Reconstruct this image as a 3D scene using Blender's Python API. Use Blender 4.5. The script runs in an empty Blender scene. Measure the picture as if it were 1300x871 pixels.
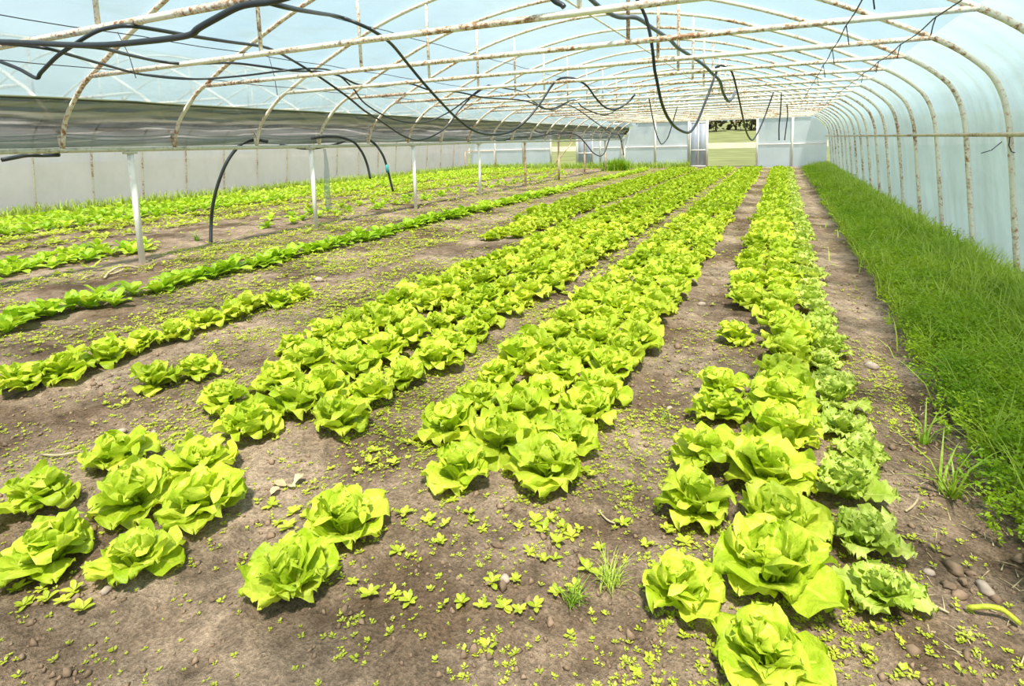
import bpy, math, random
import numpy as np
from mathutils import Matrix, Vector

# ------------------------------------------------------------------ camera, world, sun, exposure
SC = bpy.context.scene
C = SC.collection
CAMZ = 1.70
FPX, PPX, PPY = 727.0, 650.0, 278.0            # focal length and principal point in 1300x871 pixels
def _rot(yaw, pitch, roll):
    F = np.array([-math.sin(yaw)*math.cos(pitch), math.cos(yaw)*math.cos(pitch), -math.sin(pitch)])
    Rt = np.array([math.cos(yaw), math.sin(yaw), 0.0]); D = np.cross(F, Rt)
    c, s = math.cos(roll), math.sin(roll)
    return np.array([c*Rt + s*D, -s*Rt + c*D, F])
RC = _rot(math.radians(25.24), math.radians(7.49), math.radians(1.55))
cam_d = bpy.data.cameras.new('camera'); cam = bpy.data.objects.new('camera', cam_d); C.objects.link(cam)
cam_d.sensor_fit = 'HORIZONTAL'; cam_d.sensor_width = 36.0; cam_d.lens = FPX/1300*36
cam_d.shift_y = (PPY - 435.5)/1300; cam_d.clip_start = 0.05; cam_d.clip_end = 1000
cam.matrix_world = Matrix(((RC[0][0], -RC[1][0], -RC[2][0], 0), (RC[0][1], -RC[1][1], -RC[2][1], 0),
                           (RC[0][2], -RC[1][2], -RC[2][2], CAMZ), (0, 0, 0, 1)))
SC.camera = cam

world = bpy.data.worlds.new('sky'); SC.world = world; world.use_nodes = True
wn, wl = world.node_tree.nodes, world.node_tree.links
bg = wn['Background']; bg.inputs['Strength'].default_value = 1.12
tc = wn.new('ShaderNodeTexCoord'); cn = wn.new('ShaderNodeTexNoise'); cn.inputs['Scale'].default_value = 2.2; cn.inputs['Detail'].default_value = 5
cr = wn.new('ShaderNodeValToRGB'); cr.color_ramp.elements[0].position = 0.40; cr.color_ramp.elements[0].color = (0.44, 0.66, 0.80, 1)
cr.color_ramp.elements[1].position = 0.70; cr.color_ramp.elements[1].color = (0.68, 0.82, 0.88, 1)
wl.new(tc.outputs['Generated'], cn.inputs['Vector']); wl.new(cn.outputs['Fac'], cr.inputs['Fac']); wl.new(cr.outputs['Color'], bg.inputs['Color'])

sun_d = bpy.data.lights.new('sun', 'SUN'); sun_d.energy = 13.5; sun_d.angle = math.radians(5); sun_d.color = (1.0, 0.955, 0.86)
sun = bpy.data.objects.new('sun', sun_d); C.objects.link(sun)
sun.rotation_euler = (-Vector((0.20, -0.40, 0.89))).to_track_quat('-Z', 'Y').to_euler()
sun.location = (8, -4, 14)
SC.view_settings.view_transform = 'Standard'; SC.view_settings.look = 'None'
SC.view_settings.gamma = 1.0; SC.view_settings.use_curve_mapping = False; SC.view_settings.exposure = 0.22
SC.cycles.transparent_max_bounces = 16
SC.cycles.max_bounces = 8

# ------------------------------------------------------------------ pixel helpers (direction only; distance comes from what is touched)
def ray(x, y): return RC.T @ np.array([(x-PPX)/FPX, (y-PPY)/FPX, 1.0])
ORG = np.array([0, 0, CAMZ])
def ground(x, y, z=0.0):
    d = ray(x, y); return ORG + d*((z-CAMZ)/d[2])
def ony(x, y, Y):
    d = ray(x, y); return ORG + d*(Y/d[1])
def onx(x, y, X):
    d = ray(x, y); return ORG + d*(X/d[0])

rng = np.random.default_rng(7); random.seed(7)
def ordinal(k):
    w = ['', 'first', 'second', 'third', 'fourth', 'fifth', 'sixth', 'seventh', 'eighth', 'ninth', 'tenth']
    return w[k] if k <= 10 else '%d%s' % (k, 'th' if 10 < k % 100 < 14 else {1: 'st', 2: 'nd', 3: 'rd'}.get(k % 10, 'th'))
NTH = [ordinal(k) for k in range(1, 40)]

# ------------------------------------------------------------------ noise
_T = np.random.default_rng(99).random((256, 256))
def vnoise(x, y):
    x = np.asarray(x, float); y = np.asarray(y, float)
    xi = np.floor(x).astype(int); yi = np.floor(y).astype(int); fx = x-xi; fy = y-yi
    fx = fx*fx*(3-2*fx); fy = fy*fy*(3-2*fy)
    a = _T[xi % 256, yi % 256]; b = _T[(xi+1) % 256, yi % 256]; c = _T[xi % 256, (yi+1) % 256]; d = _T[(xi+1) % 256, (yi+1) % 256]
    return (a*(1-fx)+b*fx)*(1-fy) + (c*(1-fx)+d*fx)*fy
def fbm(x, y, o=4):
    s = 0; a = 0.5
    for k in range(o):
        s = s + a*(vnoise(x*2**k+17*k, y*2**k+31*k)-0.5); a *= 0.55
    return s

# ------------------------------------------------------------------ mesh helpers
def make_mesh(name, V, Fc, mat=None, uv=None, smooth=True):
    me = bpy.data.meshes.new(name)
    V = np.asarray(V, np.float32); Fc = np.asarray(Fc, np.int32)
    n, k = Fc.shape
    me.vertices.add(len(V)); me.vertices.foreach_set('co', V.ravel())
    me.loops.add(n*k); me.loops.foreach_set('vertex_index', Fc.ravel())
    me.polygons.add(n); me.polygons.foreach_set('loop_start', np.arange(0, n*k, k, dtype=np.int32))
    me.update(calc_edges=True)
    if smooth: me.polygons.foreach_set('use_smooth', np.ones(n, bool))
    if uv is not None:
        l = me.uv_layers.new(name='UVMap'); l.data.foreach_set('uv', np.asarray(uv, np.float32)[Fc.ravel()].ravel())
    if mat: me.materials.append(mat)
    return me
def put(name, me, parent=None, loc=(0, 0, 0), rot=(0, 0, 0), sc=None):
    o = bpy.data.objects.new(name, me); C.objects.link(o)
    o.location = [float(v) for v in loc]; o.rotation_euler = [float(v) for v in rot]
    if sc is not None: o.scale = (sc, sc, sc) if np.isscalar(sc) else sc
    if parent: o.parent = parent
    return o
def tag(o, label, cat, group=None, kind=None):
    if label: o['label'] = label
    if cat: o['category'] = cat
    if group: o['group'] = group
    if kind: o['kind'] = kind
    return o
def join(parts):
    """[(V,F,uv)] -> one V,F,uv"""
    Vs, Fs, Us, n = [], [], [], 0
    for V, F_, U in parts:
        Vs.append(V); Fs.append(F_+n); Us.append(U if U is not None else np.zeros((len(V), 2))); n += len(V)
    return np.concatenate(Vs), np.concatenate(Fs), np.concatenate(Us)
def catmull(P, sub=4):
    P = np.asarray(P, float); Q = np.vstack([2*P[0]-P[1], P, 2*P[-1]-P[-2]]); out = []
    for i in range(1, len(Q)-2):
        for t in np.arange(sub)/sub:
            a, b, c, d = Q[i-1], Q[i], Q[i+1], Q[i+2]
            out.append(0.5*((2*b)+(-a+c)*t+(2*a-5*b+4*c-d)*t*t+(-a+3*b-3*c+d)*t**3))
    out.append(P[-1]); return np.array(out)
def tube(P, r, n=8, caps=True):
    P = np.asarray(P, float); m = len(P); n += n % 2
    r = np.full(m, r) if np.isscalar(r) else np.asarray(r)
    T = np.gradient(P, axis=0); T /= np.linalg.norm(T, axis=1)[:, None]+1e-12
    up = np.array([0, 0, 1.0]) if abs(T[0][2]) < 0.9 else np.array([0, 1.0, 0])
    V = []; nrm = np.cross(T[0], up); nrm /= np.linalg.norm(nrm)
    a = np.arange(n)/n*2*np.pi
    for i in range(m):
        nrm = nrm - T[i]*np.dot(nrm, T[i]); nrm /= np.linalg.norm(nrm); b = np.cross(T[i], nrm)
        V.append(P[i]+r[i]*(np.cos(a)[:, None]*nrm+np.sin(a)[:, None]*b))
    V = np.concatenate(V); Fc = []
    for i in range(m-1):
        for j in range(n):
            k = (j+1) % n; Fc.append((i*n+j, i*n+k, (i+1)*n+k, (i+1)*n+j))
    if caps:
        V = np.vstack([V, P[0], P[-1]]); c0, c1 = m*n, m*n+1
        for j in range(0, n, 2):
            Fc.append((c0, (j+2) % n, j+1, j)); o = (m-1)*n
            Fc.append((c1, o+j, o+j+1, o+(j+2) % n))
    return V, np.array(Fc), None
def box(x0, x1, y0, y1, z0, z1):
    V = np.array([(x, y, z) for x in (x0, x1) for y in (y0, y1) for z in (z0, z1)], float)
    Fc = np.array([(0, 1, 3, 2), (4, 6, 7, 5), (0, 4, 5, 1), (2, 3, 7, 6), (0, 2, 6, 4), (1, 5, 7, 3)])
    return V, Fc, None
def grid(nu, nv):
    i, j = np.meshgrid(np.arange(nu-1), np.arange(nv-1), indexing='ij'); a = (i*nv+j).ravel()
    return np.stack([a, a+nv, a+nv+1, a+1], 1)

# ------------------------------------------------------------------ materials
def mat(name):
    m = bpy.data.materials.new(name); m.use_nodes = True; nt = m.node_tree
    for n in list(nt.nodes): nt.nodes.remove(n)
    out = nt.nodes.new('ShaderNodeOutputMaterial'); return m, nt.nodes, nt.links, out
def ramp(ns, stops):
    r = ns.new('ShaderNodeValToRGB'); e = r.color_ramp.elements
    while len(e) < len(stops): e.new(0.5)
    for k, (p, c) in enumerate(stops): e[k].position = p; e[k].color = (*c, 1)
    return r
def noise_node(ns, ls, vec, scale, detail=4, rough=0.55, stretch=None):
    if stretch is not None:
        mp = ns.new('ShaderNodeMapping'); mp.inputs['Scale'].default_value = stretch; ls.new(vec, mp.inputs['Vector']); vec = mp.outputs['Vector']
    n = ns.new('ShaderNodeTexNoise'); n.inputs['Scale'].default_value = scale; n.inputs['Detail'].default_value = detail; n.inputs['Roughness'].default_value = rough
    ls.new(vec, n.inputs['Vector']); return n
def mixc(ns, ls, fac, a, b, blend='MIX'):
    m = ns.new('ShaderNodeMix'); m.data_type = 'RGBA'; m.blend_type = blend
    for s, v in ((m.inputs[0], fac), (m.inputs[6], a), (m.inputs[7], b)):
        if isinstance(v, (int, float)): s.default_value = v
        elif isinstance(v, tuple): s.default_value = (*v, 1)
        else: ls.new(v, s)
    return m.outputs[2]
def leaf_mat(name, dark, light, trans=0.35, rough=0.42, tcol=None, rib=True, patchy=False):
    m, ns, ls, out = mat(name)
    geo = ns.new('ShaderNodeNewGeometry'); oi = ns.new('ShaderNodeObjectInfo')
    n1 = noise_node(ns, ls, geo.outputs['Position'], 14, 3) if not patchy else noise_node(ns, ls, geo.outputs['Position'], 1.8, 6, 0.75)
    add = ns.new('ShaderNodeMath'); add.operation = 'MULTIPLY_ADD'; add.inputs[1].default_value = 0.45; ls.new(oi.outputs['Random'], add.inputs[0])
    sub = ns.new('ShaderNodeMath'); sub.operation = 'SUBTRACT'; sub.inputs[1].default_value = 0.22; ls.new(n1.outputs['Fac'], sub.inputs[0]); ls.new(sub.outputs[0], add.inputs[2])
    r = ramp(ns, [(0.2, dark), (0.75, light)]); ls.new(add.outputs[0], r.inputs['Fac'])
    col = r.outputs['Color']
    if rib:
        uv = ns.new('ShaderNodeUVMap'); sp = ns.new('ShaderNodeSeparateXYZ'); ls.new(uv.outputs['UV'], sp.inputs[0])
        ab = ns.new('ShaderNodeMath'); ab.operation = 'ABSOLUTE'; ls.new(sp.outputs['Y'], ab.inputs[0])
        rr = ramp(ns, [(0.0, (0.6, 0.6, 0.6)), (0.10, (0, 0, 0))]); ls.new(ab.outputs[0], rr.inputs['Fac'])
        col = mixc(ns, ls, rr.outputs['Color'], col, tuple(min(1, c*1.25+0.06) for c in light))
    p = ns.new('ShaderNodeBsdfPrincipled'); p.inputs['Roughness'].default_value = rough; p.inputs['Specular IOR Level'].default_value = 0.35
    ls.new(col, p.inputs['Base Color'])
    bn = noise_node(ns, ls, geo.outputs['Position'], 38, 3); bp = ns.new('ShaderNodeBump'); bp.inputs['Strength'].default_value = 0.55; bp.inputs['Distance'].default_value = 0.016
    ls.new(bn.outputs['Fac'], bp.inputs['Height']); ls.new(bp.outputs['Normal'], p.inputs['Normal'])
    t = ns.new('ShaderNodeBsdfTranslucent'); tm = mixc(ns, ls, 1.0, col, tcol or (1.0, 1.0, 0.55), 'MULTIPLY'); ls.new(tm, t.inputs['Color'])
    mx = ns.new('ShaderNodeMixShader'); mx.inputs[0].default_value = trans
    ls.new(p.outputs[0], mx.inputs[1]); ls.new(t.outputs[0], mx.inputs[2]); ls.new(mx.outputs[0], out.inputs['Surface']); return m
M = {}
M['lettuce'] = leaf_mat('lettuce_leaf', (0.385, 0.54, 0.016), (0.73, 0.81, 0.09), 0.40)
M['frilly'] = leaf_mat('frilly_leaf', (0.36, 0.50, 0.045), (0.68, 0.77, 0.19), 0.38)
M['young'] = leaf_mat('young_leaf', (0.27, 0.48, 0.015), (0.56, 0.72, 0.06), 0.38)
M['weed'] = leaf_mat('weed_leaf', (0.34, 0.44, 0.02), (0.62, 0.66, 0.07), 0.34, rib=False)
M['carrot'] = leaf_mat('feathery_leaf', (0.17, 0.36, 0.010), (0.68, 0.78, 0.05), 0.45, rib=False, patchy=True)
M['grass'] = leaf_mat('grass_blade', (0.20, 0.36, 0.02), (0.54, 0.66, 0.11), 0.4, rib=False, patchy=True)
M['straw'] = leaf_mat('dry_straw', (0.40, 0.31, 0.17), (0.66, 0.56, 0.36), 0.15, rib=False)

def soil_mat():
    m, ns, ls, out = mat('soil'); geo = ns.new('ShaderNodeNewGeometry'); P = geo.outputs['Position']
    a = noise_node(ns, ls, P, 0.9, 5, 0.6); b = noise_node(ns, ls, P, 9, 6, 0.7); c = noise_node(ns, ls, P, 70, 4, 0.7)
    r1 = ramp(ns, [(0.38, (0.155, 0.106, 0.068)), (0.60, (0.40, 0.305, 0.222))]); ls.new(a.outputs['Fac'], r1.inputs['Fac'])
    r2 = ramp(ns, [(0.34, (0.42, 0.40, 0.38)), (0.66, (1.4, 1.38, 1.36))]); ls.new(b.outputs['Fac'], r2.inputs['Fac'])
    col = mixc(ns, ls, 0.75, r1.outputs['Color'], r2.outputs['Color'], 'MULTIPLY')
    r3 = ramp(ns, [(0.38, (0.5, 0.48, 0.46)), (0.64, (1.35, 1.35, 1.35))]); ls.new(c.outputs['Fac'], r3.inputs['Fac'])
    col = mixc(ns, ls, 0.7, col, r3.outputs['Color'], 'MULTIPLY')
    p = ns.new('ShaderNodeBsdfPrincipled'); p.inputs['Roughness'].default_value = 0.95; p.inputs['Specular IOR Level'].default_value = 0.1
    ls.new(col, p.inputs['Base Color'])
    ad = ns.new('ShaderNodeMath'); ad.operation = 'MULTIPLY_ADD'; ad.inputs[1].default_value = 0.35; ls.new(c.outputs['Fac'], ad.inputs[0]); ls.new(b.outputs['Fac'], ad.inputs[2])
    bp = ns.new('ShaderNodeBump'); bp.inputs['Strength'].default_value = 1.0; bp.inputs['Distance'].default_value = 0.045
    ls.new(ad.outputs[0], bp.inputs['Height']); ls.new(bp.outputs['Normal'], p.inputs['Normal']); ls.new(p.outputs[0], out.inputs['Surface']); return m
M['soil'] = soil_mat()

def paint_mat(name, paint, rust, lo, hi, scale=9, stretch=None):
    m, ns, ls, out = mat(name); geo = ns.new('ShaderNodeNewGeometry')
    a = noise_node(ns, ls, geo.outputs['Position'], scale, 8, 0.72, stretch); b = noise_node(ns, ls, geo.outputs['Position'], 1.7, 3)
    ad = ns.new('ShaderNodeMath'); ad.operation = 'MULTIPLY_ADD'; ad.inputs[1].default_value = 0.55; ls.new(b.outputs['Fac'], ad.inputs[0]); ls.new(a.outputs['Fac'], ad.inputs[2])
    r = ramp(ns, [(lo, paint), ((lo+hi)/2, tuple(0.5*x+0.5*y*1.6 for x, y in zip(paint, rust))), (hi, rust)]); 
    sb = ns.new('ShaderNodeMath'); sb.operation = 'SUBTRACT'; sb.inputs[1].default_value = 0.275; ls.new(ad.outputs[0], sb.inputs[0])
    ls.new(sb.outputs[0], r.inputs['Fac'])
    p = ns.new('ShaderNodeBsdfPrincipled'); p.inputs['Roughness'].default_value = 0.6; ls.new(r.outputs['Color'], p.inputs['Base Color'])
    bp = ns.new('ShaderNodeBump'); bp.inputs['Strength'].default_value = 0.4; bp.inputs['Distance'].default_value = 0.01
    ls.new(a.outputs['Fac'], bp.inputs['Height']); ls.new(bp.outputs['Normal'], p.inputs['Normal']); ls.new(p.outputs[0], out.inputs['Surface']); return m
RUST = (0.29, 0.135, 0.055)
M['hoop'] = paint_mat('flaking_white_paint', (0.78, 0.72, 0.60), RUST, 0.48, 0.64, 20)
M['tie'] = paint_mat('rust_spotted_paint', (0.82, 0.77, 0.64), RUST, 0.47, 0.63, 24)
M['post'] = paint_mat('white_post_paint', (0.86, 0.83, 0.78), (0.40, 0.27, 0.17), 0.62, 0.85, 8)
M['rustypost'] = paint_mat('rusty_post_paint', (0.66, 0.50, 0.36), RUST, 0.45, 0.65, 8)
M['gutter'] = paint_mat('grimy_gutter_paint', (0.62, 0.60, 0.47), (0.16, 0.13, 0.06), 0.52, 0.76, 12)
M['rail'] = paint_mat('rusty_rail_paint', (0.60, 0.48, 0.33), (0.20, 0.10, 0.05), 0.46, 0.66, 12)
M['frame'] = paint_mat('frame_paint', (0.80, 0.77, 0.70), (0.45, 0.33, 0.22), 0.58, 0.80, 4)

def film_mat(name, col, transp, dirt=None, streak=(1, 1, 1), dlo=0.5, dhi=0.75, dscale=2.0, tt=(1, 1, 1), mixt=0.62):
    m, ns, ls, out = mat(name); geo = ns.new('ShaderNodeNewGeometry'); P = geo.outputs['Position']
    a = noise_node(ns, ls, P, 1.1, 4, 0.5); ra = ramp(ns, [(0.3, tuple(c*0.86 for c in col)), (0.7, col)]); ls.new(a.outputs['Fac'], ra.inputs['Fac']); c = ra.outputs['Color']
    fac = None
    if dirt:
        b = noise_node(ns, ls, P, dscale, 6, 0.6, streak); rb = ramp(ns, [(dlo, (0, 0, 0)), (dhi, (1, 1, 1))]); ls.new(b.outputs['Fac'], rb.inputs['Fac'])
        c = mixc(ns, ls, rb.outputs['Color'], c, dirt); fac = rb.outputs['Color']
    d = ns.new('ShaderNodeBsdfDiffuse'); t = ns.new('ShaderNodeBsdfTranslucent'); ls.new(c, d.inputs['Color']); ls.new(c, t.inputs['Color'])
    m1 = ns.new('ShaderNodeMixShader'); m1.inputs[0].default_value = mixt; ls.new(d.outputs[0], m1.inputs[1]); ls.new(t.outputs[0], m1.inputs[2])
    g = ns.new('ShaderNodeBsdfGlossy'); g.inputs['Roughness'].default_value = 0.28; g.inputs['Color'].default_value = (0.9, 0.95, 1, 1)
    wr = noise_node(ns, ls, P, 3.0, 4, 0.6, (1, 0.6, 0.4)); bp = ns.new('ShaderNodeBump'); bp.inputs['Strength'].default_value = 0.35; bp.inputs['Distance'].default_value = 0.06
    ls.new(wr.outputs['Fac'], bp.inputs['Height'])
    for s in (d, t, g): ls.new(bp.outputs['Normal'], s.inputs['Normal'])
    m2 = ns.new('ShaderNodeMixShader'); m2.inputs[0].default_value = 0.07; ls.new(m1.outputs[0], m2.inputs[1]); ls.new(g.outputs[0], m2.inputs[2])
    tr = ns.new('ShaderNodeBsdfTransparent'); tr.inputs['Color'].default_value = (*tt, 1)
    m3 = ns.new('ShaderNodeMixShader'); m3.inputs[0].default_value = transp
    if fac is not None:
        k = ns.new('ShaderNodeMath'); k.operation = 'MULTIPLY_ADD'; k.inputs[1].default_value = -transp*0.85; k.inputs[2].default_value = transp; ls.new(fac, k.inputs[0]); ls.new(k.outputs[0], m3.inputs[0])
    ls.new(m2.outputs[0], m3.inputs[1]); ls.new(tr.outputs[0], m3.inputs[2]); ls.new(m3.outputs[0], out.inputs['Surface']); return m
M['roof'] = film_mat('roof_film', (0.245, 0.325, 0.35), 0.46, (0.20, 0.26, 0.265), (1, 0.3, 1), 0.55, 0.8)
M['side'] = film_mat('side_film', (0.31, 0.405, 0.44), 0.10, (0.25, 0.31, 0.31), (0.5, 2.2, 0.35), 0.42, 0.7, 1.6)
M['leftside'] = film_mat('left_side_film', (0.98, 0.83, 0.90), 0.10, (0.94, 0.79, 0.82), (0.5, 1, 0.5), 0.4, 0.75, mixt=0.45)
M['end'] = film_mat('end_film', (0.74, 0.78, 0.88), 0.14, (0.62, 0.64, 0.66), (1, 1, 0.5), 0.4, 0.75)
M['valley'] = film_mat('valley_film', (0.40, 0.38, 0.36), 0.08)
def dirty_valley(m):
    ns, ls = m.node_tree.nodes, m.node_tree.links
    geo = ns.new('ShaderNodeNewGeometry'); sp = ns.new('ShaderNodeSeparateXYZ'); ls.new(geo.outputs['Position'], sp.inputs[0])
    n = noise_node(ns, ls, geo.outputs['Position'], 1.0, 5, 0.6, (1.0, 0.45, 5.0))
    # height up the sheet, warped by noise: algae band on top, pale film, dark crease, greenish hem
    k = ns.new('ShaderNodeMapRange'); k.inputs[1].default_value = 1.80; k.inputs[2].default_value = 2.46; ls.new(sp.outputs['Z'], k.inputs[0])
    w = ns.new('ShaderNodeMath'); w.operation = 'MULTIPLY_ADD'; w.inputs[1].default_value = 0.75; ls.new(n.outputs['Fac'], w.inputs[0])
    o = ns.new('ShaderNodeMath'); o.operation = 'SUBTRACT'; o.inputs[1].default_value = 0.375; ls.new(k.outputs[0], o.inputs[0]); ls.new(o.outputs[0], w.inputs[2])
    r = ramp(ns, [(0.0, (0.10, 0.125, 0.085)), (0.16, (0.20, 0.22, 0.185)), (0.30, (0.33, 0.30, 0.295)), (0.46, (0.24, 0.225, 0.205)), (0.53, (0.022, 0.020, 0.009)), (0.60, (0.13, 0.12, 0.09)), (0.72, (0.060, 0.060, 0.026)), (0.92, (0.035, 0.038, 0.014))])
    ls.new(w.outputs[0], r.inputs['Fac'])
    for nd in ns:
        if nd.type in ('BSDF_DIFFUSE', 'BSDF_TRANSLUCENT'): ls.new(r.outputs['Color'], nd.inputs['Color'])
dirty_valley(M['valley'])

def plain(name, col, rough=0.6, spec=0.3, var=0.0, scale=10):
    m, ns, ls, out = mat(name); p = ns.new('ShaderNodeBsdfPrincipled'); p.inputs['Roughness'].default_value = rough; p.inputs['Specular IOR Level'].default_value = spec
    geo = ns.new('ShaderNodeNewGeometry'); n = noise_node(ns, ls, geo.outputs['Position'], scale, 5)
    r = ramp(ns, [(0.3, tuple(c*(1-var) for c in col)), (0.7, tuple(min(1, c*(1+var)) for c in col))]); ls.new(n.outputs['Fac'], r.inputs['Fac']); ls.new(r.outputs['Color'], p.inputs['Base Color'])
    ls.new(p.outputs[0], out.inputs['Surface']); return m
M['hose'] = plain('black_hose', (0.022, 0.026, 0.032), 0.42, 0.5, 0.2)
M['greyhose'] = plain('grey_hose', (0.10, 0.115, 0.125), 0.45, 0.5, 0.2)
M['wire'] = plain('wire', (0.05, 0.05, 0.06), 0.5)
M['stone'] = plain('stone', (0.40, 0.32, 0.26), 0.9, 0.2, 0.25, 30)
M['clod'] = plain('clod', (0.24, 0.165, 0.11), 0.95, 0.1, 0.35, 25)
M['field'] = plain('field_grass', (0.105, 0.115, 0.045), 0.95, 0.1, 0.25, 0.25)
M['track'] = plain('pale_track', (0.23, 0.20, 0.14), 0.95, 0.1, 0.2, 0.5)
M['bark'] = plain('bark', (0.09, 0.065, 0.042), 0.9, 0.1, 0.3, 3)
M['crown'] = plain('tree_crown', (0.095, 0.085, 0.045), 0.9, 0.1, 0.4, 1.5)
M['teal'] = plain('teal_connector', (0.05, 0.32, 0.30), 0.5)
M['white'] = plain('white_plastic', (0.8, 0.8, 0.78), 0.5)

# ------------------------------------------------------------------ layout constants
HY0, HS = 4.612, 1.636                      # first full hoop and hoop spacing along the tunnel
HI = list(range(-4, 19))                    # hoops
YB, YE = HY0-4*HS-0.4, 36.2                 # tunnel ends
XG, ZG = -9.03, 1.76                        # gutter between the two bays
PROF = [(-9.03, 1.80), (-8.88, 2.18), (-8.45, 2.57), (-8.15, 2.74), (-7.60, 3.02), (-7.0, 3.29), (-6.07, 3.66), (-5.19, 3.90), (-4.2, 4.07), (-3.34, 4.12),
        (-2.45, 4.07), (-1.45, 3.90), (-0.62, 3.66), (0.30, 3.31), (0.92, 3.02), (1.46, 2.74), (1.74, 2.56), (1.98, 2.34), (2.10, 2.13), (2.17, 1.90), (2.215, 1.62), (2.30, 0.85), (2.40, -0.06)]
def prof3(mirror=False, sub=3):
    P = catmull([(x, 0, z) for x, z in PROF], sub)
    if mirror: P = P.copy(); P[:, 0] = 2*XG - P[:, 0]
    return P

def gheight(x, y):
    x = np.asarray(x, float); y = np.asarray(y, float)
    h = 0.050*fbm(x*0.9, y*0.9, 3) + 0.055*fbm(x*4.5, y*4.5, 4) + 0.018*fbm(x*24, y*24, 2)
    for c0, w in ((-0.65, 0.2), (0.80, 0.2), (-2.1, 0.2)):           # trodden paths between the beds
        h = h - 0.025*np.exp(-((x-c0)/w)**2)
    h = h + 0.06*np.clip((x-1.55)/0.8, 0, 1)                         # small bank against the wall
    return h

# ------------------------------------------------------------------ floor
def axis(segs):
    a = [segs[0][0]]
    for x0, x1, d0, d1 in segs:
        x = x0
        while x < x1-1e-6:
            t = (x-x0)/(x1-x0); x = min(x1, x + d0+(d1-d0)*t); a.append(x)
    return np.array(a)
gx = axis([(-20.6, -6, 0.22, 0.06), (-6, 2.6, 0.034, 0.028)]); gy = axis([(YB, 0.4, 0.5, 0.06), (0.4, 6, 0.026, 0.045), (6, YE+0.1, 0.05, 0.35)])
GX, GY = np.meshgrid(gx, gy, indexing='ij')
V = np.stack([GX, GY, gheight(GX, GY)], -1).reshape(-1, 3)
floor = put('floor', make_mesh('floor', V, grid(len(gx), len(gy)), M['soil'])); tag(floor, 'brown crumbly soil floor of the polytunnel', 'soil', kind='structure')

# land outside: flat meadow, then a slope up to the trees
ox = np.linspace(-160, 120, 57); oy = axis([(YE+0.1, 60, 2, 3), (60, 330, 5, 14)])
OX, OY = np.meshgrid(ox, oy, indexing='ij'); OZ = -0.03 + np.clip((OY-95)/110, 0, 2)**1.3*4.2 + 0.35*fbm(OX*0.05, OY*0.05, 3)*np.clip((OY-45)/30, 0, 1)
fm = make_mesh('field', np.stack([OX, OY, OZ], -1).reshape(-1, 3), grid(len(ox), len(oy)), M['field']); fm.materials.append(M['track'])
cy = np.array([p.center[1] for p in fm.polygons]); fm.polygons.foreach_set('material_index', ((cy > 98) & (cy < 128)).astype(np.int32))
fo = put('field', fm); tag(fo, 'green meadow with a pale strip beyond the open tunnel door', 'meadow', kind='structure')
for side, (x0, x1) in (('west', (-160, -20.6)), ('east', (2.6, 120))):
    xs = np.linspace(x0, x1, 12); ys = np.linspace(-60, YE+0.1, 14); A, B = np.meshgrid(xs, ys, indexing='ij')
    o = put('field', make_mesh('field_'+side, np.stack([A, B, A*0-0.03], -1).reshape(-1, 3), grid(12, 14), M['field'])); tag(o, 'green meadow lying outside the %s tunnel wall' % side, 'meadow', kind='structure')

# ------------------------------------------------------------------ plastic film
def sheet(P, ys, off=0.036, bulge=0.03, seed=0):
    P = np.asarray(P, float); T = np.gradient(P, axis=0); N = np.stack([-T[:, 2], T[:, 0]], 1); N /= np.linalg.norm(N, axis=1)[:, None]
    cx = -3.34 if P[:, 0].mean() > XG else 2*XG+3.34
    s = np.sign((N*(np.stack([P[:, 0]-cx, P[:, 2]-1.2], 1))).sum(1)); N *= s[:, None]
    V = np.zeros((len(P), len(ys), 3))
    ph = (ys-HY0)/HS; b = np.sin(np.pi*(ph-np.floor(ph)))**0.8
    nz = 0.05*fbm(np.arange(len(P))[:, None]*0.35+seed, ys[None, :]*0.8, 3)*b[None, :]
    o = off + bulge*b[None, :] + np.clip(nz, -0.02, 0.05)
    V[:, :, 0] = P[:, 0][:, None] + N[:, 0][:, None]*o; V[:, :, 2] = P[:, 2][:, None] + N[:, 1][:, None]*o; V[:, :, 1] = ys[None, :]
    return V.reshape(-1, 3), grid(len(P), len(ys)), None
YS = np.concatenate([np.linspace(HY0+i*HS, HY0+(i+1)*HS, 6, endpoint=False) for i in range(-5, 19)] + [[YE]]); YS = YS[(YS > YB) & (YS <= YE)]
pf = prof3()
i0 = np.argmax(pf[:, 2] > 2.44); i1 = len(pf)-1-np.argmax(pf[::-1][:, 2] > 2.70)
V, F_, _ = sheet(pf[i0:i1+1], YS); ce = put('ceiling', make_mesh('ceiling', V, F_, M['roof'])); tag(ce, 'pale blue translucent plastic film roof of the lettuce bay', 'roof film', kind='structure')
V, F_, _ = sheet(pf[i1:], YS, off=0.040); wr_ = put('wall_right', make_mesh('wall_right', V, F_, M['side'])); tag(wr_, 'bluish green cloudy plastic film side wall behind the hoop legs', 'film wall', kind='structure')
pm = prof3(True)
j1 = len(pm)-1-np.argmax(pm[::-1][:, 2] > 2.70)
V, F_, _ = sheet(pm[2:j1+1], YS); c2 = put('ceiling', make_mesh('ceiling_far_bay', V, F_, M['roof'])); tag(c2, 'pale translucent plastic film roof over the neighbouring bay past the gutter', 'roof film', kind='structure')
V, F_, _ = sheet(pm[j1:], YS, off=0.040); w2 = put('wall_left', make_mesh('wall_left', V, F_, M['leftside'])); tag(w2, 'whitish pink plastic film side wall of the neighbouring bay', 'film wall', kind='structure')
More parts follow.
